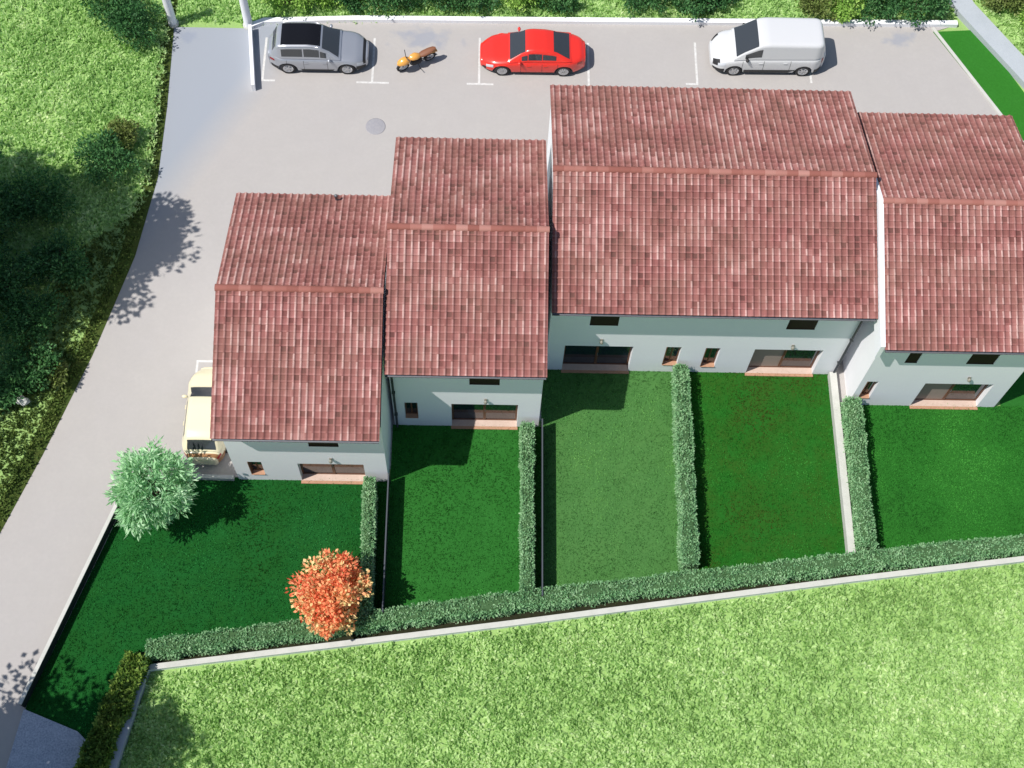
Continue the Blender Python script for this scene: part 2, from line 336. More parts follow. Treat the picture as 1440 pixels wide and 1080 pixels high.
# ------------------------------------------------------------ grass stuff
def inside(P, poly):
    x, y = P[:, 0], P[:, 1]; c = np.zeros(len(P), bool); n = len(poly)
    for i in range(n):
        x1, y1 = poly[i]; x2, y2 = poly[(i+1) % n]
        with np.errstate(divide='ignore', invalid='ignore'):
            c ^= ((y1 > y) != (y2 > y)) & (x < (x2-x1)*(y-y1)/(y2-y1+1e-12)+x1)
    return c
def grass(name, poly, dens, m, label, zf=None, L=.22, blades=5, W=.11, seed=0):
    xs = [p[0] for p in poly]; ys = [p[1] for p in poly]; A = (max(xs)-min(xs))*(max(ys)-min(ys)); n = int(A*dens)
    P = np.column_stack([rng.uniform(min(xs), max(xs), n), rng.uniform(min(ys), max(ys), n)]); P = P[inside(P, poly)]
    den = vnoise(P, .35, seed+1)*.6+vnoise(P, .16, seed+2)*.4; P = P[den > .20]; n = len(P)
    tone = .5*vnoise(P, .26, seed+3)+.28*vnoise(P, 1.9, seed+4)+.30*rng.uniform(0, 1, n)-.05
    z = zf(P) if zf else np.full(n, -.03)
    B = np.repeat(np.column_stack([P, z]), blades, 0)+np.column_stack([rng.normal(0, .035, (n*blades, 2)), np.zeros(n*blades)])
    N = np.tile([0,0,.75], (len(B),1)); r = np.repeat(tone, blades)+rng.normal(0, .10, len(B))
    o = leaf_thing(name, B, N, L, W, m, None, r, 1.0); return tag(o, label, 'grass', kind='stuff')
grass('meadow_grass', [(-13.3,-15.5),(-12.85,-14.2),(-11.85,-10.75),(1.3,-8.85),(23,-5.75),(23,-15.5)], 95, m_grass, 'bright yellow-green meadow grass in front of the garden wall')
def field_z(P):
    f = np.array(fine); out = np.zeros(len(P))
    for k in range(0, len(P), 20000):
        q = P[k:k+20000]; best = np.full(len(q), 1e9)
        for a, b in zip(f[:-1], f[1:]):
            t = np.clip(((q-a)@(b-a))/((b-a)@(b-a)), 0, 1); best = np.minimum(best, np.linalg.norm(q-(a+t[:, None]*(b-a)), axis=1))
        out[k:k+20000] = [bank_h(d) for d in best]
    return out-.005
fieldpoly = [(p[0], p[1]) for p in offset_line([q for q in fine[1:] if q[1] > 8.5], .28)]
grass('meadow_grass', fieldpoly+[(-17.2,6.8),(-18.9,1.6),(-28,1.6),(-28,24)], 85, m_grass, 'bright mottled meadow grass left of the driveway', field_z, seed=9)
m_bankgr = mat('bank_blades', (0,0,0), .8, spec=.15, attr='r', ramp=[(0,(.04,.08,.02)),(.5,(.12,.19,.04)),(1,(.26,.32,.09))], trans=.2)  # olive verge tone, also spread into the field to deepen the tree shade
grass('verge_and_shade_grass', [(p[0], p[1]) for p in offset_line(fine[1:], .15)]+[(-24.5,-19),(-24,1.4),(-18.9,1.6),(-17.2,6.8)]+[(p[0], p[1]) for p in offset_line([q for q in fine[1:] if q[1] > 8.5], .3)][::-1], 100, m_bankgr, 'darker verge grass on the bank along the left edge of the driveway, spread as shade into the field', field_z, .16, W=.085, seed=21)
grass('meadow_grass', [(-14.3,19.25),(-10.9,19.3),(1,19.95),(21.6,20.2),(22.4,22.3),(27,14.5),(30,14.5),(30,27),(-14.3,27)], 85, m_grass, 'light meadow grass behind the white wall of the car park', seed=31)

for k_, (pts, col, c2, c3, z_) in enumerate(LAWNS[:5]):
    xs = [p[0] for p in pts]; ys = [p[1] for p in pts]; n_ = int((max(xs)-min(xs))*(max(ys)-min(ys))*170)
    Pl = np.column_stack([rng.uniform(min(xs), min(max(xs), 22), n_), rng.uniform(min(ys), max(ys), n_)]); Pl = Pl[inside(Pl, pts)]
    to = .5+1.25*(.55*vnoise(Pl, 2.1, 60+k_)+.27*vnoise(Pl, .75, 70+k_)+.18*rng.uniform(0, 1, len(Pl))-.5)
    Bl = np.repeat(np.column_stack([Pl, np.full(len(Pl), z_)]), 3, 0)+np.column_stack([rng.normal(0, .02, (3*len(Pl), 2)), np.zeros(3*len(Pl))])
    mg = mat('lawn_blades', (0,0,0), .85, spec=.05, attr='r', ramp=[(.18,tuple(v*1.5 for v in c3)),(.5,tuple(v*1.95 for v in col)),(.85,tuple(v*2.5 for v in c2))], trans=.3)
    tag(leaf_thing('lawn_grass', Bl, np.tile([0,0,.7], (len(Bl),1)), .075, .03, mg, None, np.repeat(to, 3)+rng.normal(0, .05, len(Bl)), 1.0),
        ['deep green turf of the leftmost lawn','turf of the second lawn from the left','paler turf of the third lawn from the left','patchy turf of the lawn beside the thick white wall','turf of the rightmost lawn'][k_], 'grass', kind='stuff')
# ------------------------------------------------------------ houses
K = .348
def roof_slope(xl, xr, y0, z0, y1, z1, seed, px=.252, pr=.255):
    """interlocking clay tiles from the eave (y0,z0) up to the ridge (y1,z1): broad dark pans, narrow pale rolls, a raised lip at the foot of every row"""
    slope = math.hypot(y1-y0, z1-z0); nr = max(1, round(slope/pr)); nc = max(1, round((xr-xl)/px)); sub = 8
    ey = np.array([y1-y0, z1-z0])/slope; nrm = np.array([-ey[1], ey[0]]) if ey[0] > 0 else np.array([ey[1], -ey[0]])
    us = np.linspace(0, nc, nc*sub+1); fr = us % 1; prof = .055*np.clip(np.cos(PI*(fr-.5)/.64), 0, 1)**1.1; prof += .010*np.abs(np.cos(PI*us)); xs = xl+(xr-xl)*us/nc
    V = []; F = []; R = []; g = np.random.default_rng(seed); base = 0
    cell = np.floor(us[:-1]+1e-6).astype(int); cover = np.abs((us[:-1]+.5/sub) % 1-.5) < .18; pcell = np.floor(us[:-1]+.5+1e-6).astype(int)
    for r in range(nr):
        s0 = slope*r/nr-.03; s1 = slope*(r+1)/nr; jig = np.interp(us, np.arange(nc*2+2)/2., g.normal(0, .004, nc*2+2))
        tc = g.uniform(0, 1, nc+2); tp = g.uniform(0, 1, nc+2); n = len(us)
        big = vnoise(np.column_stack([us[:-1], np.full(n-1, r*1.5)]), 3.2, seed)-.5
        big2 = vnoise(np.column_stack([us[:-1]*1.0, np.full(n-1, r*1.0)]), 1.3, seed+5)-.5
        val = np.where(cover, .76+.16*tc[cell]-.22*(tc[cell] < .12), .34+.24*tp[pcell]-.24*(tp[pcell] < .13))+.46*big+.16*big2
        rows = [(s0, -.015), (s0, .036), (s0+.07, .027), (s1, .0)]
        for s, lift in rows:
            h = (prof if lift > -.01 else prof*.2)+lift+jig
            V.append(np.column_stack([xs, y0+ey[0]*s+nrm[0]*h, z0+ey[1]*s+nrm[1]*h]))
        for k in range(3):
            a = base+k*n+np.arange(n-1); F.append(np.column_stack([a, a+1, a+1+n, a+n])); R.append(np.where(cover, val+.06, .5*val+.42) if k == 1 else val)
        base += 4*n
    return np.concatenate(V), np.concatenate(F), np.concatenate(R)

def build_roof(root, xl, xr, yf, yb, ze, seed):
    ym = (yf+yb)/2; zr = ze+K*(yb-yf)/2
    V1, F1, R1 = roof_slope(xl, xr, yf, ze-.04, ym, zr-.04, seed); V2, F2, R2 = roof_slope(xl, xr, yb, ze-.04, ym, zr-.04, seed+1)
    # slab below the tiles
    t = .13; e = .06
    S = np.array([(x, y, z) for x in (xl+.02, xr-.02) for y, z in ((yf+.03, ze-e), (ym, zr-e), (yb-.03, ze-e), (yb-.03, ze-e-t), (ym, zr-e-t), (yf+.03, ze-e-t))])
    SF = np.array([(0,1,7,6),(1,2,8,7),(2,3,9,8),(3,4,10,9),(4,5,11,10),(5,0,6,11),(0,5,4,1),(1,4,3,2),(6,7,10,11),(7,8,9,10)])
    V = np.concatenate([V1, V2, S]); F = np.concatenate([F1, F2[:, ::-1]+len(V1), SF+len(V1)+len(V2)])
    mi = np.concatenate([np.zeros(len(F1)+len(F2)), np.ones(len(SF))]); R = np.concatenate([R1, R2, np.full(len(SF), .3)])
    V = V-np.array(root.location)
    ro = npmesh('roof', V, F, [m_tile, m_under], root, {'r': np.clip(R, 0, 1)}, False, mi)
    # ridge: overlapping half-round caps
    n = max(3, round((xr-xl)/.42)); Vs = []; Fs = []; Rs = []; b = 0; m_ = 8
    for i in range(n):
        x0 = xl+(xr-xl)*i/n-.02; x1 = xl+(xr-xl)*(i+1)/n+.02; r0, r1 = .125, .108; tone = random.random()
        for x, r in ((x0, r0), (x1, r1)):
            for k in range(m_+1):
                a = PI*k/m_; Vs.append((x, ym+math.cos(a)*r*1.15, zr-.04+math.sin(a)*r))
        for k in range(m_): Fs.append((b+k, b+k+1, b+m_+2+k, b+m_+1+k)); Rs.append(tone)
        b += 2*(m_+1)
    npmesh('ridge_cap', np.array(Vs)-np.array(root.location), np.array(Fs), m_ridge, ro, {'r': Rs}, True)
    return ro

def facade(x0, x1, y, z0, z1, ops, out):
    """front wall face with real openings and reveals; ops=[(xa,xb,za,zb,depth)]"""
    xs = sorted({x0, x1}|{o[0] for o in ops}|{o[1] for o in ops}); zs = sorted({z0, z1}|{o[2] for o in ops}|{o[3] for o in ops})
    for a, b in zip(xs[:-1], xs[1:]):
        for c, d in zip(zs[:-1], zs[1:]):
            mx, mz = (a+b)/2, (c+d)/2
            if any(o[0] < mx < o[1] and o[2] < mz < o[3] for o in ops): continue
            out.add([(a,y,c),(b,y,c),(b,y,d),(a,y,d)], [(0,1,2,3)])
    for xa, xb, za, zb, dp in ops:
        Y = y+dp
        out.add([(xa,y,za),(xa,Y,za),(xa,Y,zb),(xa,y,zb)], [(0,1,2,3)]); out.add([(xb,y,za),(xb,Y,za),(xb,Y,zb),(xb,y,zb)], [(3,2,1,0)])
        out.add([(xa,y,zb),(xb,y,zb),(xb,Y,zb),(xa,Y,zb)], [(3,2,1,0)]); out.add([(xa,y,za),(xb,y,za),(xb,Y,za),(xa,Y,za)], [(0,1,2,3)])
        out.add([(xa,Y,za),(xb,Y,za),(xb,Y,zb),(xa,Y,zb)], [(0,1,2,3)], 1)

def house(name, loc, dims, wall, wins, doors, lamps, pipes, label, seed):
    xl, xr, yf, yb, ze = dims; wx0, wx1, wy = wall; wyb = yb-.5; ym = (yf+yb)/2; zr = ze+K*(yb-yf)/2
    root = empty(name, loc, 0, label, 'house'); L = Vector(loc)
    def B(mb, nm, m, par=root): 
        mb.v = [(v[0]-L.x, v[1]-L.y, v[2]-L.z) for v in mb.v]; return mb.build(nm, m, par)
    und = lambda y: ze+K*(min(y-yf, yb-y))-.20
    mb = MB(); zt = und(wy)
    ops = [(a, b, c, min(d, zt-.05), .09 if k == 'dark' else .22) for a, b, c, d, k in wins]+[(a, b, .03, d, .34) for a, b, d, k in doors]
    facade(wx0, wx1, wy, -.05, zt, ops, mb)
    for x, s in ((wx0, 1), (wx1, -1)):
        pts = [(x, wy, -.05), (x, wy, zt), (x, ym, und(ym)), (x, wyb, und(wyb)), (x, wyb, -.05)]
        mb.add(pts, [(0,1,2,3,4)] if s > 0 else [(4,3,2,1,0)])
    mb.add([(wx0,wyb,-.05),(wx1,wyb,-.05),(wx1,wyb,und(wyb)),(wx0,wyb,und(wyb))], [(3,2,1,0)])
    B(mb, 'wall', [m_white, m_room])
    build_roof(root, xl, xr, yf, yb, ze, seed)
    for a, b, c, d, kind in wins:
        d = min(d, zt-.05); Y = wy+(.08 if kind == 'dark' else .20); f = MB(); w = .06
        f.box(a+.004, a+w, Y-.05, Y, c+.03, d-.003); f.box(b-w, b-.004, Y-.05, Y, c+.03, d-.003); f.box(a+w, b-w, Y-.05, Y, c+.03, c+.03+w); f.box(a+w, b-w, Y-.05, Y, d-w, d-.003)
        mx = (a+b)/2; f.box(mx-.03, mx+.03, Y-.047, Y, c+.03+w, d-w)
        fo = B(f, 'window', m_wood if kind != 'dark' else m_shut)
        g = MB(); g.box(a+w, b-w, Y-.03, Y-.01, c+.03+w, d-w); B(g, 'pane', m_glass, fo)
        s = MB(); s.box(a+.004, b-.004, wy-(.04 if kind != 'dark' else .01), wy+(.218 if kind != 'dark' else .085), c+.002, c+.03); B(s, 'sill', m_terra if kind != 'dark' else m_shut, fo)
        if kind == 'shutter':   # half-folded brown leaf standing in the reveal
            q = MB(); q.box(a+.005, a+.035, wy-.02, Y-.06, c+.035, d-.01); B(q, 'shutter', m_wood, fo)
        if kind == 'dark':
            q = MB(); z = c+.04
            while z < d-.03: q.box(a+w, b-w, Y-.07, Y-.052, z, z+.05); z += .07
            B(q, 'shutter', m_shut, fo)
    for a, b, d, kind in doors:
        Y = wy+.31; f = MB(); w = .07; c = .06
        f.box(a+.004, a+w, Y-.06, Y, c, d-.004); f.box(b-w, b-.004, Y-.06, Y, c, d-.004); f.box(a+w, b-w, Y-.06, Y, d-w, d-.004); f.box(a+w, b-w, Y-.06, Y, c, c+.06)
        mx = (a+b)/2; f.box(mx-.05, mx+.05, Y-.065, Y, c+.06, d-w)
        fo = B(f, 'french_door', m_wood)
        for k in (0, 1):
            g = MB(); aa, bb = (a+w, mx-.05) if k == 0 else (mx+.05, b-w); g.box(aa, bb, Y-.035, Y-.015, c+.06, d-w); B(g, 'pane', m_curt if (kind == 'curtain' and k == 0) else m_glass, fo)
        h = MB(); h.tube([(mx+.02, Y-.075, .95),(mx+.02, Y-.11, .98),(mx+.02, Y-.11, 1.12),(mx+.02, Y-.075, 1.15)], .012, 6); B(h, 'handle', m_gut, fo)
        s = MB(); s.box(a+.004, b-.004, wy-.02, Y+.028, .032, .055); s.box(a-.03, b+.03, wy-.14, wy-.021, -.02, .05, 1); B(s, 'threshold', [m_floor, m_terra])
        if kind == 'open':
            q = MB(); q.box(a+.006, a+.045, wy-.01, Y-.07, .07, d-.03); B(q, 'shutter', m_wood, fo)
    for x, z in lamps:
        f = MB(); f.box(x-.05, x+.05, wy-.03, wy-.001, z-.05, z+.09); lo = B(f, 'wall_lamp', m_lamp); f = MB(); f.lathe((x, wy-.10, z-.07), (0,0,1), [(0,.001),(0,.07),(.02,.075),(.14,.045),(.15,.001)], 12); B(f, 'lamp_shade', m_lamp, lo)
    for y, s in ((yf, -1), (yb, 1)):
        g = MB(); yy = y+s*.03; P = [[(x, yy+s*math.cos(a)*.055, ze-.13+math.sin(a)*.055) for a in [PI+PI*k/6 for k in range(7)]] for x in (xl+.03, xr-.03)]
        g.grid(P); g.add(P[0], [tuple(range(7))]); g.add(P[1], [tuple(range(6,-1,-1))]); B(g, 'gutter', m_gut)
    if seed == 400:  # white strip added in the roof gap for the sunlit gable wall
        g = MB(); a_, b_ = xl-.16, xl+.01; P = []
        for y in (yf+.06, ym, ym+2.2):
            z = ze+K*min(y-yf, yb-y)+.02; P.append([(a_, y, z-.9), (a_, y, z), (b_, y, z), (b_, y, z-.9)])
        g.grid(P, 0, False); g.add(P[0], [(0,1,2,3)]); g.add(P[-1], [(3,2,1,0)]); B(g, 'lit_wall_strip', m_white)
    if seed == 100:
        g = MB(); g.tube([(-5.72, 6.35, 5.35), (-5.72, 6.35, 5.78)], .05, 10); g.lathe((-5.72, 6.35, 5.78), (0,0,1), [(0,.05),(0,.08),(.06,.05),(.08,.001)], 12); B(g, 'vent_pipe', m_gut)
    for x in pipes:
        g = MB(); g.tube([(x, yf-.01, ze-.19), (x, yf+.12, ze-.34), (x, wy-.08, ze-.55), (x, wy-.08, .02)], .045, 10)
        for z in (1.2, 3.2): g.box(x-.065, x+.065, wy-.13, wy-.002, z, z+.04)
        B(g, 'downpipe', m_dark)
    return root
house('house', (-6.5,-3.03,0), (-9.59,-3.62,-3.53,6.61,5.39), (-9.42,-3.60,-3.03),
      [(-6.35,-5.25,3.5,4.9,'dark'),(-8.85,-8.32,.62,1.87,'shutter')], [(-6.97,-4.47,1.76,'plain')], [(-5.65,2.31)], [],
      'smallest terracotta-roofed house at the left end of the row, beside the cream car', 100)
house('house', (-.6,-.61,0), (-3.53,2.30,-1.19,8.93,5.97), (-3.46,2.24,-.61),
      [(-.5,.63,3.92,4.9,'dark'),(-3.01,-2.5,.78,2.18,'plain')], [(-1.2,1.38,2.12,'plain')], [(.12,2.57)], [-3.36],
      'terracotta-roofed house second from the left, its lawn half shaded by the end house', 200)
house('house', (8.4,1.95,0), (2.46,14.44,1.34,11.46,6.13), (2.52,14.34,1.95),
      [(4.03,5.12,3.96,5.0,'dark'),(11.55,12.65,3.92,5.0,'dark'),(7.2,7.8,.65,2.23,'shutter'),(8.76,9.34,.55,2.2,'shutter')],
      [(3.2,5.9,2.2,'plain'),(10.7,13.42,2.16,'curtain')], [(4.59,2.74),(12.11,2.54)], [14.24],
      'widest house with one long terracotta roof over two homes and a hedge between their lawns', 300)
house('house', (18,.6,0), (14.63,20.85,.16,10.59,5.94), (14.75,20.72,.6),
      [(15.95,16.42,3.94,4.95,'dark'),(18.3,19.35,3.93,4.95,'dark'),(15.0,15.45,.72,2.22,'shutter')], [(17.3,20.0,2.14,'curtain')], [(18.82,2.73)], [],
      'terracotta-roofed house at the right end of the row, cut by the edge of the photo', 400)

# ------------------------------------------------------------ garden walls, fences, hedges
m_shadewall = mat('shade_dark_wall', (.012,.02,.016), .9)  # near-black body paints in the shadow band on the lawn side
m_gapshade = mat('dark_gap_shade', (.018,.022,.012), 1., noise=(12,(.035,.035,.02),1.2), spec=0)  # dark colour stands for the shade between hedge and wall
sheet('shade_strip', [(-12.2,-10.5),(1.2,-8.66),(14.2,-6.78),(26,-5.2),(26,-4.5),(14.1,-5.9),(1.2,-7.7),(-12.3,-9.6)], .02, m_gapshade)
sheet('shade_strip', [(-12.1,-10.4),(-12.2,-9.8),(-12.9,-10.2),(-14.9,-17),(-13.5,-17.2)], .024, m_gapshade)
def wall_line(name, line, w, h, m, label, z0=-.05, cope=None):
    mb = MB(); root = None
    A = offset_line(line, -w/2); B = offset_line(line, w/2); P = [[(*a, z0),(*a, h),(*b, h),(*b, z0)] for a, b in zip(A, B)]
    mb.grid(P, 0, False); mb.add(P[0], [(0,1,2,3)]); mb.add(P[-1], [(3,2,1,0)])
    if cope:
        A = offset_line(line, -w/2-.02); B = offset_line(line, w/2+.02); P = [[(*a, h+.002),(*a, h+.05),(*b, h+.05),(*b, h+.002)] for a, b in zip(A, B)]
        root = empty(name, (line[0][0], line[0][1], 0), 0, label, 'wall'); 
        mb.v = [(v[0]-line[0][0], v[1]-line[0][1], v[2]) for v in mb.v]; mb.build('wall_body', m, root)
        c = MB(); c.grid(P, 0, False); c.add(P[0], [(0,1,2,3)]); c.add(P[-1], [(3,2,1,0)]); c.v = [(v[0]-line[0][0], v[1]-line[0][1], v[2]) for v in c.v]; c.build('coping', cope, root); return root
    return tag(mb.build(name, m), label, 'wall')
wall_line('garden_wall', [(-12.08,-10.52),(1.23,-8.68),(14.2,-6.79),(26,-5.2)], .17, .26, m_white, 'long low white garden wall running between the front hedge and the meadow', cope=m_cope)
wall_line('garden_wall', [(-12.12,-10.55),(-12.85,-14.1),(-13.5,-17.5)], .30, .36, m_conc, 'short wall, greyed as shade, running down to the bottom edge from the corner of the garden', cope=m_conc)  # grey colour stands for shade on the end of the white wall
wall_line('garden_wall', [(14.20,1.88),(14.22,-6.1)], .28, .38, m_cope, 'thick white-topped wall between the two right lawns, beside a hedge')
wall_line('garden_wall', [(-16.36,-11.95),(-13.88,-4.3),(-12.72,-3.05)], .10, .52, m_shadewall, 'low pale wall between the driveway and the leftmost lawn', cope=m_cope)
wall_line('garden_wall', [(-12.6,-2.97),(-9.6,-3.02)], .16, .22, m_cope, 'short pale kerb wall behind the cream car at the top of the left lawn')
wall_line('parking_wall', [(-10.85,19.05),(-10.3,19.35),(-6,19.6),(1.06,19.72),(21.75,20.1)], .24, .2, m_white, 'long white wall along the far side of the car park')
wall_line('parking_wall', [(-10.85,18.85),(-10.42,15.5)], .15, .45, m_white, 'short white wall between the grey driveway entrance and the silver car')
wall_line('retaining_wall', [(21.4,22.9),(22.25,20.9),(24.45,17.35),(29.5,9)], .95, .30, m_conc, 'broad grey concrete wall top slanting across the upper right corner')
strip('kerb', [(20.55,19.85),(23.86,13.41),(28.5,4.3)], 0, -.14, -.02, .06, m_cope, kind='structure')

def fence(x0, x1, y0, y1, h, label):
    root = empty('garden_fence', (x0, y0, 0), 0, label, 'fence', None); n = max(2, round((y0-y1)/1.5)); X = lambda t: (x1-x0)*t
    mb = MB(); L_ = y0-y1
    for k in range(5):
        z = .06+k*.18; mb.add([(-.012,0,z),(.012,0,z),(.012+x1-x0,-L_,z),(-.012+x1-x0,-L_,z),(-.012,0,z+.17),(.012,0,z+.17),(.012+x1-x0,-L_,z+.17),(-.012+x1-x0,-L_,z+.17)], [(3,2,1,0),(4,5,6,7),(0,1,5,4),(1,2,6,5),(2,3,7,6),(3,0,4,7)])
    mb.build('panel', m_dark, root)
    mb = MB(); mb.add([(-.025,0,h-.03),(.025,0,h-.03),(.025+x1-x0,-L_,h-.03),(-.025+x1-x0,-L_,h-.03),(-.025,0,h),(.025,0,h),(.025+x1-x0,-L_,h),(-.025+x1-x0,-L_,h)], [(3,2,1,0),(4,5,6,7),(0,1,5,4),(1,2,6,5),(2,3,7,6),(3,0,4,7)])
    mb.build('top_rail', mat('grey_rail', (.06,.07,.085), .5), root)
    for i in range(n+1):
        t = i/n; mb = MB(); mb.box(X(t)-.03, X(t)+.03, -L_*t-.03, -L_*t+.03, -.05, h-.031); mb.build('post', m_dark, root)
fence(-3.56,-3.54,-3.08,-8.5,1.0,'dark slatted fence right of the leftmost lawn, behind the red-leaved tree')
fence(2.36,2.34,-.68,-7.8,1.0,'dark slatted fence between the second and third lawns from the left')
GH = 'clipped hedges around the gardens'
hedge('hedge', [(-4.28,-3.25),(-4.14,-8.4)], .42, 1.05, m_hedge, 'clipped hedge on the right side of the leftmost lawn', group=GH)
hedge('hedge', [(1.77,-.85),(1.79,-7.55)], .46, 1.05, m_hedge, 'clipped hedge on the right side of the second lawn, beside a dark fence', group=GH)
hedge('hedge', [(7.93,1.75),(7.92,-6.5)], .56, 1.1, m_hedge, 'clipped hedge dividing the two lawns of the widest house', group=GH)
hedge('hedge', [(14.70,.42),(14.68,-5.7)], .62, 1.1, m_hedge, 'clipped hedge next to the thick white-topped wall on the right', group=GH)
hedge('hedge', [(-12.0,-9.95),(1.21,-7.98),(14.05,-6.25),(25,-4.9)], .62, .95, m_hedge, 'long clipped hedge along the front of all the gardens, behind the white wall', group=GH, dens=440)
hedge('hedge', [(-12.35,-10.2),(-13.35,-13.6),(-14.2,-17)], .85, .8, m_hedge_y, 'yellow-green loose hedge running down from the left garden corner', group=GH, leaf=.19, dens=420)

# ------------------------------------------------------------ trees and shrubs
tree('garden_tree', (-12.0,-4.5), (-12.2,-4.35,2.45), (1.45,1.45,1.25), 6500, 110, .34, .26, .085, m_mint, 5, 'pale mint-green tree leaning over the driveway at the corner of the left lawn', trunk_r=.09, jit=.5)
tree('garden_tree', (-5.2,-8.35), (-5.28,-8.12,2.1), (1.28,1.35,1.05), 5200, 80, .33, .16, .12, m_red, 8, 'orange and red autumn tree at the front hedge of the left lawn', trunk_r=.07)
GT = 'tall trees beyond the left edge'
tree('field_tree', (-22.2,5.0,.7), (-22.1,5.0,9.0), (3.5,3.2,3.0), 22000, 110, 1.15, .27, .20, m_dkleaf, 41, 'tall dense tree whose shadow falls across the bend of the driveway', group=GT, trunk_r=.28)
tree('field_tree', (-26.6,4.2,.7), (-26.6,5.2,9.0), (3.6,4.0,3.2), 8000, 80, 1.2, .45, .32, m_dkleaf, 42, 'tall tree farthest left in the field, left of the driveway bend', group=GT, trunk_r=.28)
tree('field_tree', (-25.9,-.4,.7), (-25.8,-.2,8.2), (3.3,2.4,3.0), 7000, 70, 1.1, .42, .30, m_dkleaf, 43, 'tall tree shading the lower part of the field beside the driveway', group=GT, trunk_r=.28)
tree('field_tree', (-20.0,-17.2,.3), (-19.4,-16.9,8.0), (3.8,3.7,2.8), 20000, 100, 1.2, .27, .20, m_dkleaf, 44, 'tall tree shading the driveway in the bottom left corner', group=GT, trunk_r=.28)
GS = 'shrubs beside the driveway'
shrub(-15.9,18.2,1.25,1.5,m_dkleaf,51,'dark green shrub beside the left gate pillar',.45,GS)
shrub(-17.0,19.6,1.2,1.4,m_dkleaf,52,'dark shrub at the top edge, left of the gate pillars',.5,GS)
shrub(-15.7,12.5,.8,.7,m_olive,53,'small olive shrub in the field above the shaded part',.5,GS)
shrub(-16.1,10.9,1.3,1.3,m_dkleaf,54,'dark green shrub where the tree shade begins beside the driveway',.5,GS)
shrub(-17.9,1.2,1.2,1.0,m_dkleaf,55,'low shrub in deep shade beside the narrow verge',.5,GS)
shrub(-17.2,1.1,.7,.45,m_olive,56,'low leafy shrub at the lower end of the shaded field',.5,GS)
shrub(-18.6,.3,.9,.8,m_dkleaf,57,'lowest dark shrub at the left edge near the small pale rock',.5,GS)
shrub(-18.6,9.0,1.4,1.0,m_dkleaf,151,'broad dark shrub added to darken the tree shade, topmost of the shaded group',.6,GS)  # this and the next four stand in for a soft mass of shade
shrub(-20.6,8.0,1.6,1.1,m_dkleaf,152,'broad dark shrub added to darken the tree shade at the left edge, level with the first ridge',.6,GS)
shrub(-17.4,6.0,1.3,.9,m_dkleaf,153,'dark shrub added to darken the tree shade nearest the driveway bend',.6,GS)
shrub(-19.9,5.0,1.7,1.2,m_dkleaf,154,'largest dark shrub added as shade in the middle of the shaded field',.6,GS)
shrub(-18.1,3.4,1.3,.9,m_dkleaf,155,'dark shrub added as shade in the lower middle of the shaded field, right of the largest one',.6,GS)
GB = 'shrubs behind the car park wall'
rows_ = [(-9.2,20.9,1.05,1.2,1,'yellow-green shrub behind the wall above the silver car roof'),(-7.6,21.4,1.0,1.2,1,'light green shrub behind the wall above the silver car bonnet'),
 (-6.1,21.3,1.0,1.3,0,'dark shrub behind the wall, left of the motorcycle'),(-4.4,21.3,1.1,1.4,0,'dark shrub behind the wall directly above the motorcycle'),
 (-2.4,21.3,1.1,1.4,0,'dark shrub behind the wall, right of the motorcycle'),(-.6,21.2,1.0,1.3,0,'dark green shrub behind the wall above the red car bonnet'),
 (1.3,21.4,.9,1.2,1,'mid-green shrub behind the wall above the windscreen of the red car'),(3.2,21.4,.9,1.1,0,'dark shrub behind the wall above the boot of the red car'),
 (7.2,21.3,.95,1.3,0,'dark shrub alone in light grass behind the wall, right of the red car'),(9.2,21.3,1.1,1.4,0,'dark shrub behind the wall above the front of the white van'),
 (10.6,21.5,.8,1.1,0,'small dark shrub behind the wall above the van windscreen'),(15.2,21.2,.8,1.1,2,'olive shrub behind the wall above the rear of the white van'),
 (16.6,21.2,.9,1.2,1,'bright shrub behind the wall, right of the white van'),(18.1,21.4,1.2,1.6,0,'large dark shrub behind the wall, second from the concrete strip'),
 (20.0,21.4,1.2,1.6,0,'large dark shrub behind the wall next to the concrete strip')]
for i, (x, y, r, h, k, lb) in enumerate(rows_):
    shrub(x, y-.45, r*1.12, h, (m_dkleaf, m_midleaf, m_olive)[k], 60+i, lb, 0, GB)
GC = 'shrubs in the upper right corner'
shrub(24.0,21.6,1.2,1.4,m_olive,90,'olive-brown shrub at the top right corner beyond the concrete strip',0,GC)
shrub(25.3,19.9,1.1,1.3,m_midleaf,91,'green shrub at the right edge beyond the concrete strip',0,GC)
shrub(25.7,22.0,1.1,1.5,m_dkleaf,92,'dark shrub in the extreme top right corner',0,GC)
shrub(26.2,17.9,1.1,1.3,m_olive,93,'lowest olive shrub beyond the concrete strip at the right edge',0,GC)

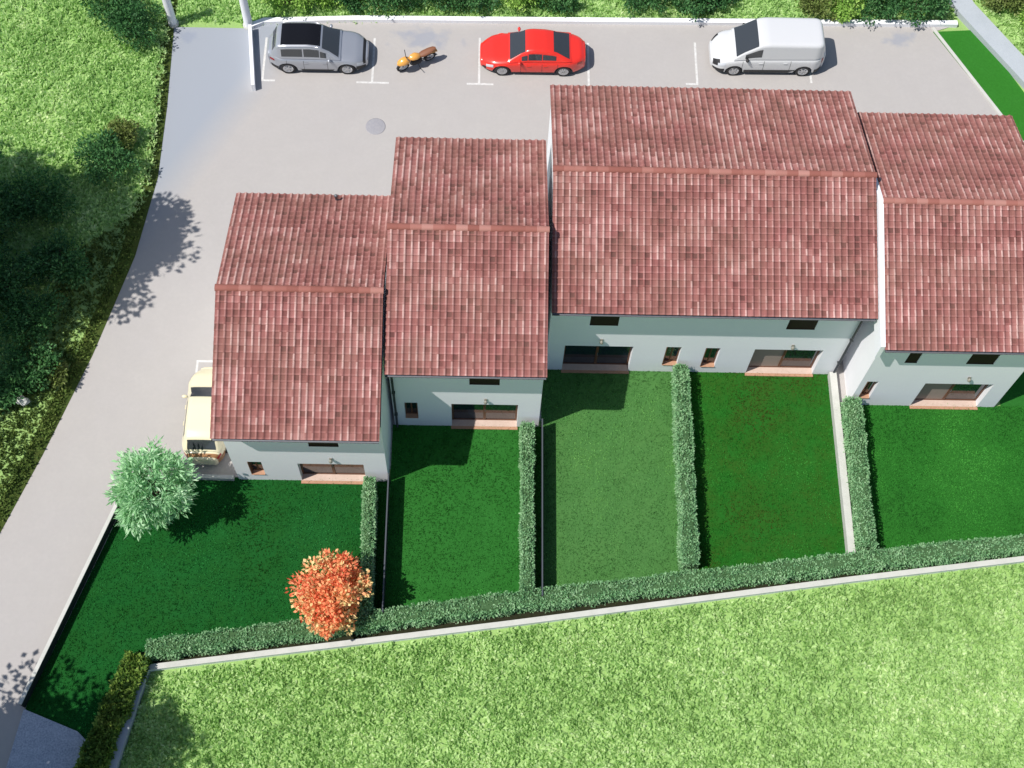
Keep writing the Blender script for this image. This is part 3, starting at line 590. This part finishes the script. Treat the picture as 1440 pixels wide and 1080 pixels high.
# ------------------------------------------------------------ gate pillars, marks, manhole, rock
for x, lb in ((-14.42,'white rounded gate pillar on the left side of the driveway entrance'),(-10.98,'white rounded gate pillar between the entrance and the car park wall')):
    root = empty('gate_pillar', (x, 19.15, 0), 0, lb, 'pillar', 'gate pillars at the driveway entrance')
    mb = MB(); mb.lathe((0,0,0), (0,0,1), [(-.05,.20),(2.7,.17)], 20); mb.build('shaft', m_white, root)
    mb = MB(); mb.lathe((0,0,2.702), (0,0,1), [(0,.001),(0,.23),(.06,.24),(.10,.22),(.18,.10),(.20,.001)], 20); mb.build('cap', m_white, root)
    mb = MB(); mb.lathe((0,0,0), (0,0,1), [(.0,.26),(.10,.26),(.14,.205)], 20); mb.build('base', m_cope, root)
marks = [(-10.16,-10.06,16.05,18.5),(-10.057,-9.55,16.05,16.15),(-5.25,-5.15,16.05,18.6),(-5.9,-5.253,16.05,16.15),(-5.147,-4.45,16.05,16.15),
 (-.45,-.35,16.1,18.75),(-.95,-.453,16.1,16.2),(-.347,.25,16.1,16.2),(4.5,4.6,16.2,18.6),(9.42,9.52,16.35,18.75),(8.95,9.417,16.35,16.45),(14.62,14.72,16.6,18.75),
 (-11.60,-11.51,.9,2.1),(-11.507,-9.9,2.01,2.1)]
for i, (a, b, c, d) in enumerate(marks): sheet('parking_marking', [(a,c),(b,c),(b,d),(a,d)], .004, m_mark)
mb = MB(); mb.lathe((0,0,0), (0,0,1), [(.0,.44),(.008,.44),(.010,.40),(.007,.38),(.010,.36),(.010,.001)], 28)
mb.lathe((0,0,0), (0,0,1), [(.013,.18),(.014,.001)], 16)
mo = mb.build('manhole_cover', mat('worn_iron', (.27,.27,.30), .6, noise=(9,(.34,.33,.34),1.2))); mo.location = (-4.93,13.72,0); tag(mo, 'round grey manhole cover in the beige paving behind the houses', 'manhole cover')
g = np.random.default_rng(3); bm_pts = []
mb = MB(); n1, n2 = 7, 10
P = [[(math.cos(2*PI*j/n2)*math.sin(PI*i/(n1-1))*.24*(1+.25*g.normal()), math.sin(2*PI*j/n2)*math.sin(PI*i/(n1-1))*.2*(1+.2*g.normal()), .12+.16*math.cos(PI*i/(n1-1))) for j in range(n2)] for i in range(n1)]
P = [r+[r[0]] for r in P]; mb.grid(P, 0, False); ro = mb.build('rock', m_cope); ro.location = (-18.05,-.15,.60); tag(ro, 'small pale rock in the verge grass at the left edge', 'rock')

# ------------------------------------------------------------ vehicles
def interp(tab, x):
    xs, ys = zip(*tab); t = float(np.interp(x, xs, ys)); return t
def smooth_interp(tab, x):
    return sum(interp(tab, x+d)*w for d, w in ((-.08,.2),(-.04,.2),(0,.2),(.04,.2),(.08,.2)))
def car(spec, loc, rz, label, cat='car', group=None):
    """x forward; every panel is a patch of one smooth body surface"""
    root = empty(spec['name'], loc, rz, label, cat, group)
    L, W = spec['L'], spec['W']; x0, x1 = -L/2, L/2; wf, wr, R = spec['wf'], spec['wr'], spec['R']; zb = spec.get('zb', .24)
    paint = spec['paint']; trim = M_TRIM
    def hw(x):
        t = max(0, (abs(x)-(L/2-spec['rnd']))/spec['rnd']); return W/2*(1-.36*min(1, t)**2.4)
    zt = lambda x: smooth_interp(spec['belt'], x)
    def arch(x):
        z = zb
        for c in (wf, wr):
            d = abs(x-c)
            if d < R+.07: z = max(z, math.sqrt((R+.07)**2-d*d)+.0+R*.92)
        return z
    sec = [(0,1.0,.025),(.35,1,.022),(.62,1,.008),(.82,1,-.03),(.93,1,-.08),(.985,1,-.16)]
    def Q(x, s):
        """s 0..1: centre line on top to the bottom of the side"""
        w = hw(x); z = zt(x); pts = [(a*w, z+dz) for a, _, dz in sec]; zlo = arch(x); zm = max(z-.26, zlo+.02)
        pts += [(w*1.0, zm), (w*1.005, max(zlo+.01, .55*zm+.45*zb)), (w*.995, max(zlo+.005, .25*zm+.75*zb)), (w*.97, max(zlo, zb))]
        t = s*(len(pts)-1); i = min(int(t), len(pts)-2); f = t-i; a, b = pts[i], pts[i+1]; return (a[0]+(b[0]-a[0])*f, a[1]+(b[1]-a[1])*f)
    def QP(x, s, off=0):
        y, z = Q(x, abs(s)); y = math.copysign(y, s) if s else 0
        if off:
            e = .01; y2, z2 = Q(x, min(1, abs(s)+.02)); y3, z3 = Q(x, max(0, abs(s)-.02)); n = Vector((0, -(z2-z3), (y2-y3))); n.normalize(); sg = 1 if s >= 0 else -1
            dzx = (Q(min(x+.02, x1), abs(s))[1]-Q(x-.02, abs(s))[1])/.04
            return (x-dzx*off, y+sg*n.y*off, z+n.z*off)
        return (x, y, z)
    mb = MB(); nx = 84; ns = 24
    xs = [x0+(x1-x0)*(.5-.5*math.cos(PI*i/nx))*.35+(x1-x0)*(i/nx)*.65 for i in range(nx+1)]
    P = [[QP(x, s) for s in np.linspace(-1, 1, 2*ns+1)] for x in xs]; mb.grid(P)
    # rounded nose and tail: close with pulled-out caps
    for row, sg in ((P[0], -1), (P[-1], 1)):
        prev = row
        for k, (sc, dx) in enumerate(((.96,.05),(.86,.085),(.6,.105))):
            zc = (row[ns][2]+row[0][2])/2; cur = [(row[0][0]+sg*dx, y*sc, zc+(z-zc)*sc) for _, y, z in row]; mb.grid([prev, cur] if sg > 0 else [cur, prev]); prev = cur
        mb.add(prev, [tuple(range(len(prev)))], 0, True)
    # underside
    mb.grid([[r[0], (r[0][0], 0, r[0][2]), r[-1]] for r in P], 1, False)
    mb.build('body', [paint, trim], root)
    # greenhouse
    ch = spec['cabin']; c0, c1 = ch[0][0], ch[-1][0]; tb = spec.get('tumble', .76); bw = spec.get('cabw', .93)
    zr = lambda x: smooth_interp(ch, x) if spec.get('soft', 1) else interp(ch, x)
    def G(x, t):
        a = abs(t); z1 = zr(x); zb_ = min(zt(x)-.03, z1-.02); wb = hw(x)*bw; k = min(1, max(0, (z1-zb_)/.35)); wt = wb*(1-(1-tb)*k)
        if a <= 1: y = wt*a; z = z1+.03-.03*a*a-(.05*max(0, (a-.85)/.15)**2)
        else: f = a-1; y = wt+(wb-wt)*(f**.9); z = (z1-.05)+(zb_-(z1-.05))*f
        return (x, math.copysign(y, t) if t else 0, z)
    def GP(x, t, off):
        e = .02; a = Vector(G(x-e, t)); b = Vector(G(x+e, t)); c = Vector(G(x, t-e)); d = Vector(G(x, t+e)); n = (b-a).cross(d-c); n.normalize()
        if n.z < 0 and abs(t) < 1: n = -n
        if abs(t) >= 1 and n.y*t < 0: n = -n
        return tuple(Vector(G(x, t))+n*off)
    mb = MB(); ts = np.linspace(-2, 2, 33); mb.grid([[G(x, t) for t in ts] for x in np.linspace(c0, c1, 50)]); 
    mb.add([G(c0, t) for t in ts], [tuple(range(len(ts)))]); mb.add([G(c1, t) for t in ts], [tuple(range(len(ts)))])
    mb.build('roof', paint, root)
    def gpatch(nm, xa, xb, ta, tb2, m, off=.008, nxx=10, ntt=10, par=root, taper=None):
        q = MB(); P = []
        for i in range(nxx+1):
            x = xa+(xb-xa)*i/nxx; row = []
            for j in range(ntt+1):
                u = j/ntt; a, b = ta, tb2
                if taper: a, b = taper(i/nxx, ta, tb2)
                row.append(GP(x, a+(b-a)*u, off))
            P.append(row)
        q.grid(P); return q.build(nm, m, par)
    def qpatch(nm, xa, xb, sa, sb, m, off=.006, par=root, n=8):
        q = MB(); q.grid([[QP(xa+(xb-xa)*i/n, sa+(sb-sa)*j/n, off) for j in range(n+1)] for i in range(n+1)]); return q.build(nm, m, par)
    ws = spec['windscreen']; gpatch('windscreen', ws[0], ws[1], -.93, .93, M_GLASS)
    if spec.get('rear'): rw = spec['rear']; gpatch('rear_window', rw[0], rw[1], -.88, .88, M_GLASS)
    for sd_ in (-1, 1):
        for (xa, xb, lo, hi) in spec['sides']:
            gpatch('side_window', xa, xb, sd_*lo, sd_*hi, M_GLASS, .008)
    if spec.get('panorama'): pr = spec['panorama']; gpatch('sunroof', pr[0], pr[1], -.86, .86, M_ROOFGL)
    if spec.get('rails'):
        for sd_ in (-1, 1):
            a, b = spec['rails']; q = MB(); q.tube([GP(a+(b-a)*i/8, sd_*.96, .03 if 0 < i < 8 else .0) for i in range(9)], .022, 6); q.build('roof_rail', M_CHROME, root)
    # wheels
    for cx in (wf, wr):
        for sd_ in (-1, 1):
            y = sd_*(W/2-.115); q = MB(); w_ = .105
            q.lathe((cx, y, R), (0, sd_, 0), [(-w_,.2),(-w_,R-.04),(-w_+.03,R),(w_-.03,R),(w_,R-.03),(w_-.005,R*.66)], 28); wh = q.build('wheel', M_TYRE, root)
            q = MB(); q.lathe((cx, y, R), (0, sd_, 0), [(w_-.012,R*.68),(w_+.004,R*.66),(w_-.02,R*.58),(w_-.045,R*.5),(w_-.045,.001)], 28, 0)
            for k in range(spec.get('spokes', 5)):
                a = 2*PI*k/spec.get('spokes', 5); ca, sa = math.cos(a), math.sin(a); px, pz = -sa*.045, ca*.045
                yy0 = y+sd_*(w_-.04); yy1 = y+sd_*(w_-.008); r_ = R*.62
                q.add([(cx+px, yy0, R+pz),(cx-px, yy0, R-pz),(cx-px*.7+ca*r_, yy0, R-pz*.7+sa*r_),(cx+px*.7+ca*r_, yy0, R+pz*.7+sa*r_),
                       (cx+px, yy1, R+pz),(cx-px, yy1, R-pz),(cx-px*.7+ca*r_, yy1, R-pz*.7+sa*r_),(cx+px*.7+ca*r_, yy1, R+pz*.7+sa*r_)], [(4,5,6,7),(0,1,5,4),(1,2,6,5),(2,3,7,6),(3,0,4,7)])
            q.lathe((cx, y, R), (0, sd_, 0), [(w_-.05,.06),(w_-.003,.055),(w_-.003,.001)], 12)
            q.build('rim', M_RIM, wh)
    for sd_ in (-1, 1):
        for nm, (xa, xb, sa, sb), m in (('headlight', spec['head'], M_HEAD), ('tail_light', spec['tail'], M_TAIL)):
            qpatch(nm, xa, xb, sd_*sa, sd_*sb, m, .007)
        mx, mz = spec['mirror']; yy = sd_*(hw(mx)*.97); q = MB()
        q.lathe((mx, yy+sd_*.065, mz), (0, 1, 0), [(-.10,.001),(-.09,.045),(-.03,.075),(.05,.07),(.10,.03),(.105,.001)], 12); q.tube([(mx, yy-sd_*.04, mz-.03),(mx, yy+sd_*.04, mz-.01)], .02, 6); q.build('wing_mirror', spec.get('mirm', paint), root)
    # dark lower skirt and bumper
    for (xa, xb, sa, sb) in spec.get('dark', []):
        for sd_ in (-1, 1): qpatch('bumper' if abs(xa) > L*.3 else 'sill_trim', xa, xb, sd_*sa, sd_*sb, trim, .006)
    for (xa, xb, sa, sb) in spec.get('refl_paint', []):
        for sd_ in (-1, 1): qpatch('bumper', xa, xb, sd_*sa, sd_*sb, M_REFLECT, .005)  # terracotta reflection painted in brown on the tail
    for x in spec.get('seams', []):   # door shut lines
        for sd_ in (-1, 1): qpatch('door_seam', x-.008, x+.008, sd_*.50, sd_*.97, trim, .004)
    for (x, s) in spec.get('handles', []):
        for sd_ in (-1, 1):
            p = QP(x, sd_*s, .02); q = MB(); q.box(p[0]-.09, p[0]+.09, p[1]-.012, p[1]+.012, p[2]-.015, p[2]+.015); q.build('door_handle', paint, root)
    return root
def paint(name, c, rough=.28, metal=.0, coat=.6): return mat(name, c, rough, metal=metal, coat=coat)
M_REFLECT = mat('painted_terracotta_reflection', (.30,.15,.065), .4); M_TRIM = mat('black_plastic', (.018,.018,.02), .6); M_GLASS = mat('car_glass', (.04,.045,.05), .07, spec=.8); M_ROOFGL = mat('panoramic_glass', (.008,.008,.01), .22, spec=.3)
M_TYRE = mat('tyre_rubber', (.02,.02,.022), .8); M_RIM = mat('alloy_rim', (.55,.56,.58), .3, metal=.7); M_CHROME = mat('bright_trim', (.75,.75,.77), .25, metal=.5)
M_HEAD = mat('headlight_lens', (.55,.58,.62), .12, spec=.8); M_TAIL = mat('tail_light_lens', (.35,.02,.015), .15, spec=.8)
suv = dict(name='car', L=4.26, W=1.86, wf=1.30, wr=-1.33, R=.35, rnd=.75, paint=paint('silver_paint', (.40,.42,.46), .3, .45), belt=[(-2.2,.92),(-2.0,1.02),(-1.0,1.02),(.9,.98),(1.25,.93),(1.75,.84),(2.05,.72),(2.2,.62)],
  cabin=[(-2.02,1.05),(-1.78,1.52),(-1.4,1.62),(-.3,1.64),(.15,1.56),(1.05,.97)], windscreen=(.26,.96), rear=(-1.98,-1.80), sides=[(-1.55,-.62,1.16,1.80),(-.56,.12,1.16,1.80),(.16,.42,1.25,1.82)], panorama=(-1.55,.18), rails=(-1.7,.1),
  head=(1.75,2.02,.50,.66), tail=(-2.11,-1.9,.55,.66), mirror=(.55,1.02), tumble=.80, dark=[(-2.1,-1.72,.82,.985),(-.93,.9,.90,.99),(1.72,2.12,.70,.985),(2.0,2.125,.0,.62)], seams=[-.6,.45,-1.35], handles=[(-.5,.62),(.2+.12-.0,.0+.62)], spokes=5)
car(suv, (-7.62,17.42,0), 0.01, 'silver estate car with black panoramic roof parked beside the short white wall')
sed = dict(name='car', L=4.55, W=1.84, wf=1.38, wr=-1.38, R=.335, rnd=.95, paint=paint('red_paint', (.72,.030,.018), .28), belt=[(-2.35,.80),(-2.15,.93),(-1.6,.98),(-.9,.95),(.7,.93),(1.2,.88),(1.8,.80),(2.15,.68),(2.35,.58)],
  cabin=[(-1.72,.95),(-.92,1.33),(-.55,1.41),(0,1.44),(.28,1.40),(1.12,.92)], windscreen=(.36,1.04), rear=(-1.62,-.90), sides=[(-1.02,-.42,1.22,1.76),(-.38,.22,1.18,1.78),(.26,.52,1.28,1.80)], tumble=.76,
  head=(1.78,2.1,.50,.66), tail=(-2.2,-1.98,.5,.64), mirror=(.62,.98), seams=[-.4,.55,-1.1], handles=[(-.55,.62),(.2,.62)], dark=[(-.95,.95,.955,.99),(2.1,2.27,.64,.9)], spokes=10)
car(sed, (2.0,17.55,0), PI+.01, 'bright red saloon car parked along the wall, right of the motorcycle')
van = dict(name='van', L=4.95, W=1.92, wf=1.52, wr=-1.62, R=.335, rnd=.55, zb=.26, paint=paint('white_paint', (.60,.61,.62), .35), belt=[(-2.5,1.1),(-2.3,1.18),(.9,1.14),(1.5,1.08),(1.95,.98),(2.3,.82),(2.5,.66)],
  cabin=[(-2.42,1.3),(-2.38,1.88),(-2.2,1.95),(.2,1.98),(.55,1.92),(1.62,1.12)], windscreen=(.62,1.52), sides=[(.42,1.14,1.22,1.80)], tumble=.90, cabw=.95,
  head=(1.95,2.28,.46,.66), tail=(-2.45,-2.36,.5,.72), mirror=(1.05,1.16), mirm=M_TRIM, seams=[.25,1.2,-.95], handles=[(.4,.64),(-.7,.64)], dark=[(-1.22,1.1,.86,.99),(1.98,2.47,.76,.985),(2.2,2.48,.30,.62),(-2.46,-2.1,.86,.99)], spokes=6)
car(van, (12.6,17.88,0), PI+.015, 'white panel van parked along the wall, front facing left', 'van')
cream = dict(name='car', L=3.9, W=1.72, wf=1.18, wr=-1.20, R=.33, rnd=.8, paint=paint('cream_paint', (.72,.66,.46), .3), belt=[(-2.0,.78),(-1.85,.92),(-1.4,.98),(.75,.95),(1.2,.88),(1.6,.80),(1.85,.66),(2.0,.56)],
  cabin=[(-1.76,.96),(-1.42,1.40),(-1.1,1.50),(.0,1.53),(.3,1.48),(1.02,.93)], windscreen=(.34,.95), rear=(-1.71,-1.44), sides=[(-1.2,-.5,1.18,1.78),(-.44,.25,1.18,1.78)], tumble=.78,
  head=(1.55,1.8,.50,.66), tail=(-1.93,-1.74,.50,.68), mirror=(.55,1.0), seams=[-.47,.5], handles=[(-.5,.62),(.2,.62)], dark=[(-.85,.85,.95,.99)], refl_paint=[(-1.945,-1.82,.0,.5),(-1.93,-1.55,.70,.985)], spokes=5)
car(cream, (-10.78,-.52,0), PI/2, 'cream hatchback parked against the left wall of the end house')

# motorcycle
def motorcycle(loc, rz, label):
    root = empty('motorcycle', loc, rz, label, 'motorcycle'); 
    mo_ = paint('orange_paint', (.75,.36,.07), .3); mbn = mat('brown_leather', (.22,.09,.045), .5)
    for x, r in ((.68,.31),(-.66,.30)):
        q = MB(); q.lathe((x,0,r), (0,1,0), [(-.05,r-.10),(-.065,r-.05),(-.04,r),(.04,r),(.065,r-.05),(.05,r-.10)], 24); w = q.build('wheel', M_TYRE, root)
        q = MB(); q.lathe((x,0,r), (0,1,0), [(-.035,r-.08),(-.035,r-.11),(.035,r-.11),(.035,r-.08)], 24)
        q.lathe((x,0,r), (0,1,0), [(-.06,.001),(-.06,.05),(.06,.05),(.06,.001)], 12)
        for k in range(6):
            a = PI*k/3; q.tube([(x+.04*math.cos(a),0,r+.04*math.sin(a)),(x+(r-.09)*math.cos(a),0,r+(r-.09)*math.sin(a))], .012, 5)
        q.build('rim', M_RIM, w)
    def blob(nm, st, m):
        q = MB(); P = [[(x, w_*math.cos(a), z+h_*math.sin(a)) for a in np.linspace(0, 2*PI, 17)] for x, w_, h_, z in st]; q.grid(P); q.add(P[0], [tuple(range(17))]); q.add(P[-1], [tuple(range(16,-1,-1))]); return q.build(nm, m, root)
    blob('fairing', [(.98,.02,.03,.66),(.90,.13,.12,.70),(.70,.20,.17,.74),(.50,.19,.20,.74),(.34,.10,.12,.70)], mo_)
    blob('fuel_tank', [(.40,.05,.05,.78),(.28,.15,.12,.80),(.08,.19,.14,.80),(-.10,.13,.09,.76),(-.16,.06,.05,.74)], mo_)
    blob('seat', [(-.10,.10,.04,.74),(-.30,.16,.07,.76),(-.60,.16,.08,.80),(-.82,.12,.06,.84),(-.92,.04,.03,.86)], mbn)
    blob('engine', [(.32,.08,.1,.36),(.2,.16,.18,.38),(-.12,.17,.18,.36),(-.24,.10,.10,.36)], M_TRIM)
    blob('rear_mudguard', [(-.62,.09,.05,.66),(-.85,.11,.05,.68),(-1.0,.08,.03,.60)], mo_)
    q = MB(); q.tube([(.44,-.38,1.0),(.50,-.18,1.02),(.54,0,.98),(.50,.18,1.02),(.44,.38,1.0)], .017, 8); q.build('handlebar', M_TRIM, root)
    q = MB(); [q.tube([(.50,s*.09,.92),(.68,s*.09,.31)], .025, 8) for s in (-1, 1)]; q.build('fork', M_CHROME, root)
    q = MB(); q.tube([(.2,-.14,.26),(-.3,-.17,.24),(-.85,-.2,.36)], [.03,.04,.05], 10); q.build('exhaust', M_CHROME, root)
    q = MB(); q.tube([(.30,0,.62),(-.05,0,.60),(-.55,0,.66)], .04, 8); q.tube([(-.05,0,.5),(-.66,.1,.30)], .025, 6); q.tube([(-.05,0,.5),(-.66,-.1,.30)], .025, 6); q.build('frame', M_TRIM, root)
    q = MB(); q.tube([(-.02,.12,.3),(-.08,.34,.0)], .014, 6); q.build('kickstand', M_TRIM, root)
    root.rotation_euler = (math.radians(-9), 0, rz); return root
motorcycle((-3.25,17.15,0), math.radians(208), 'orange motorcycle with brown seat on its stand between the silver and red cars')
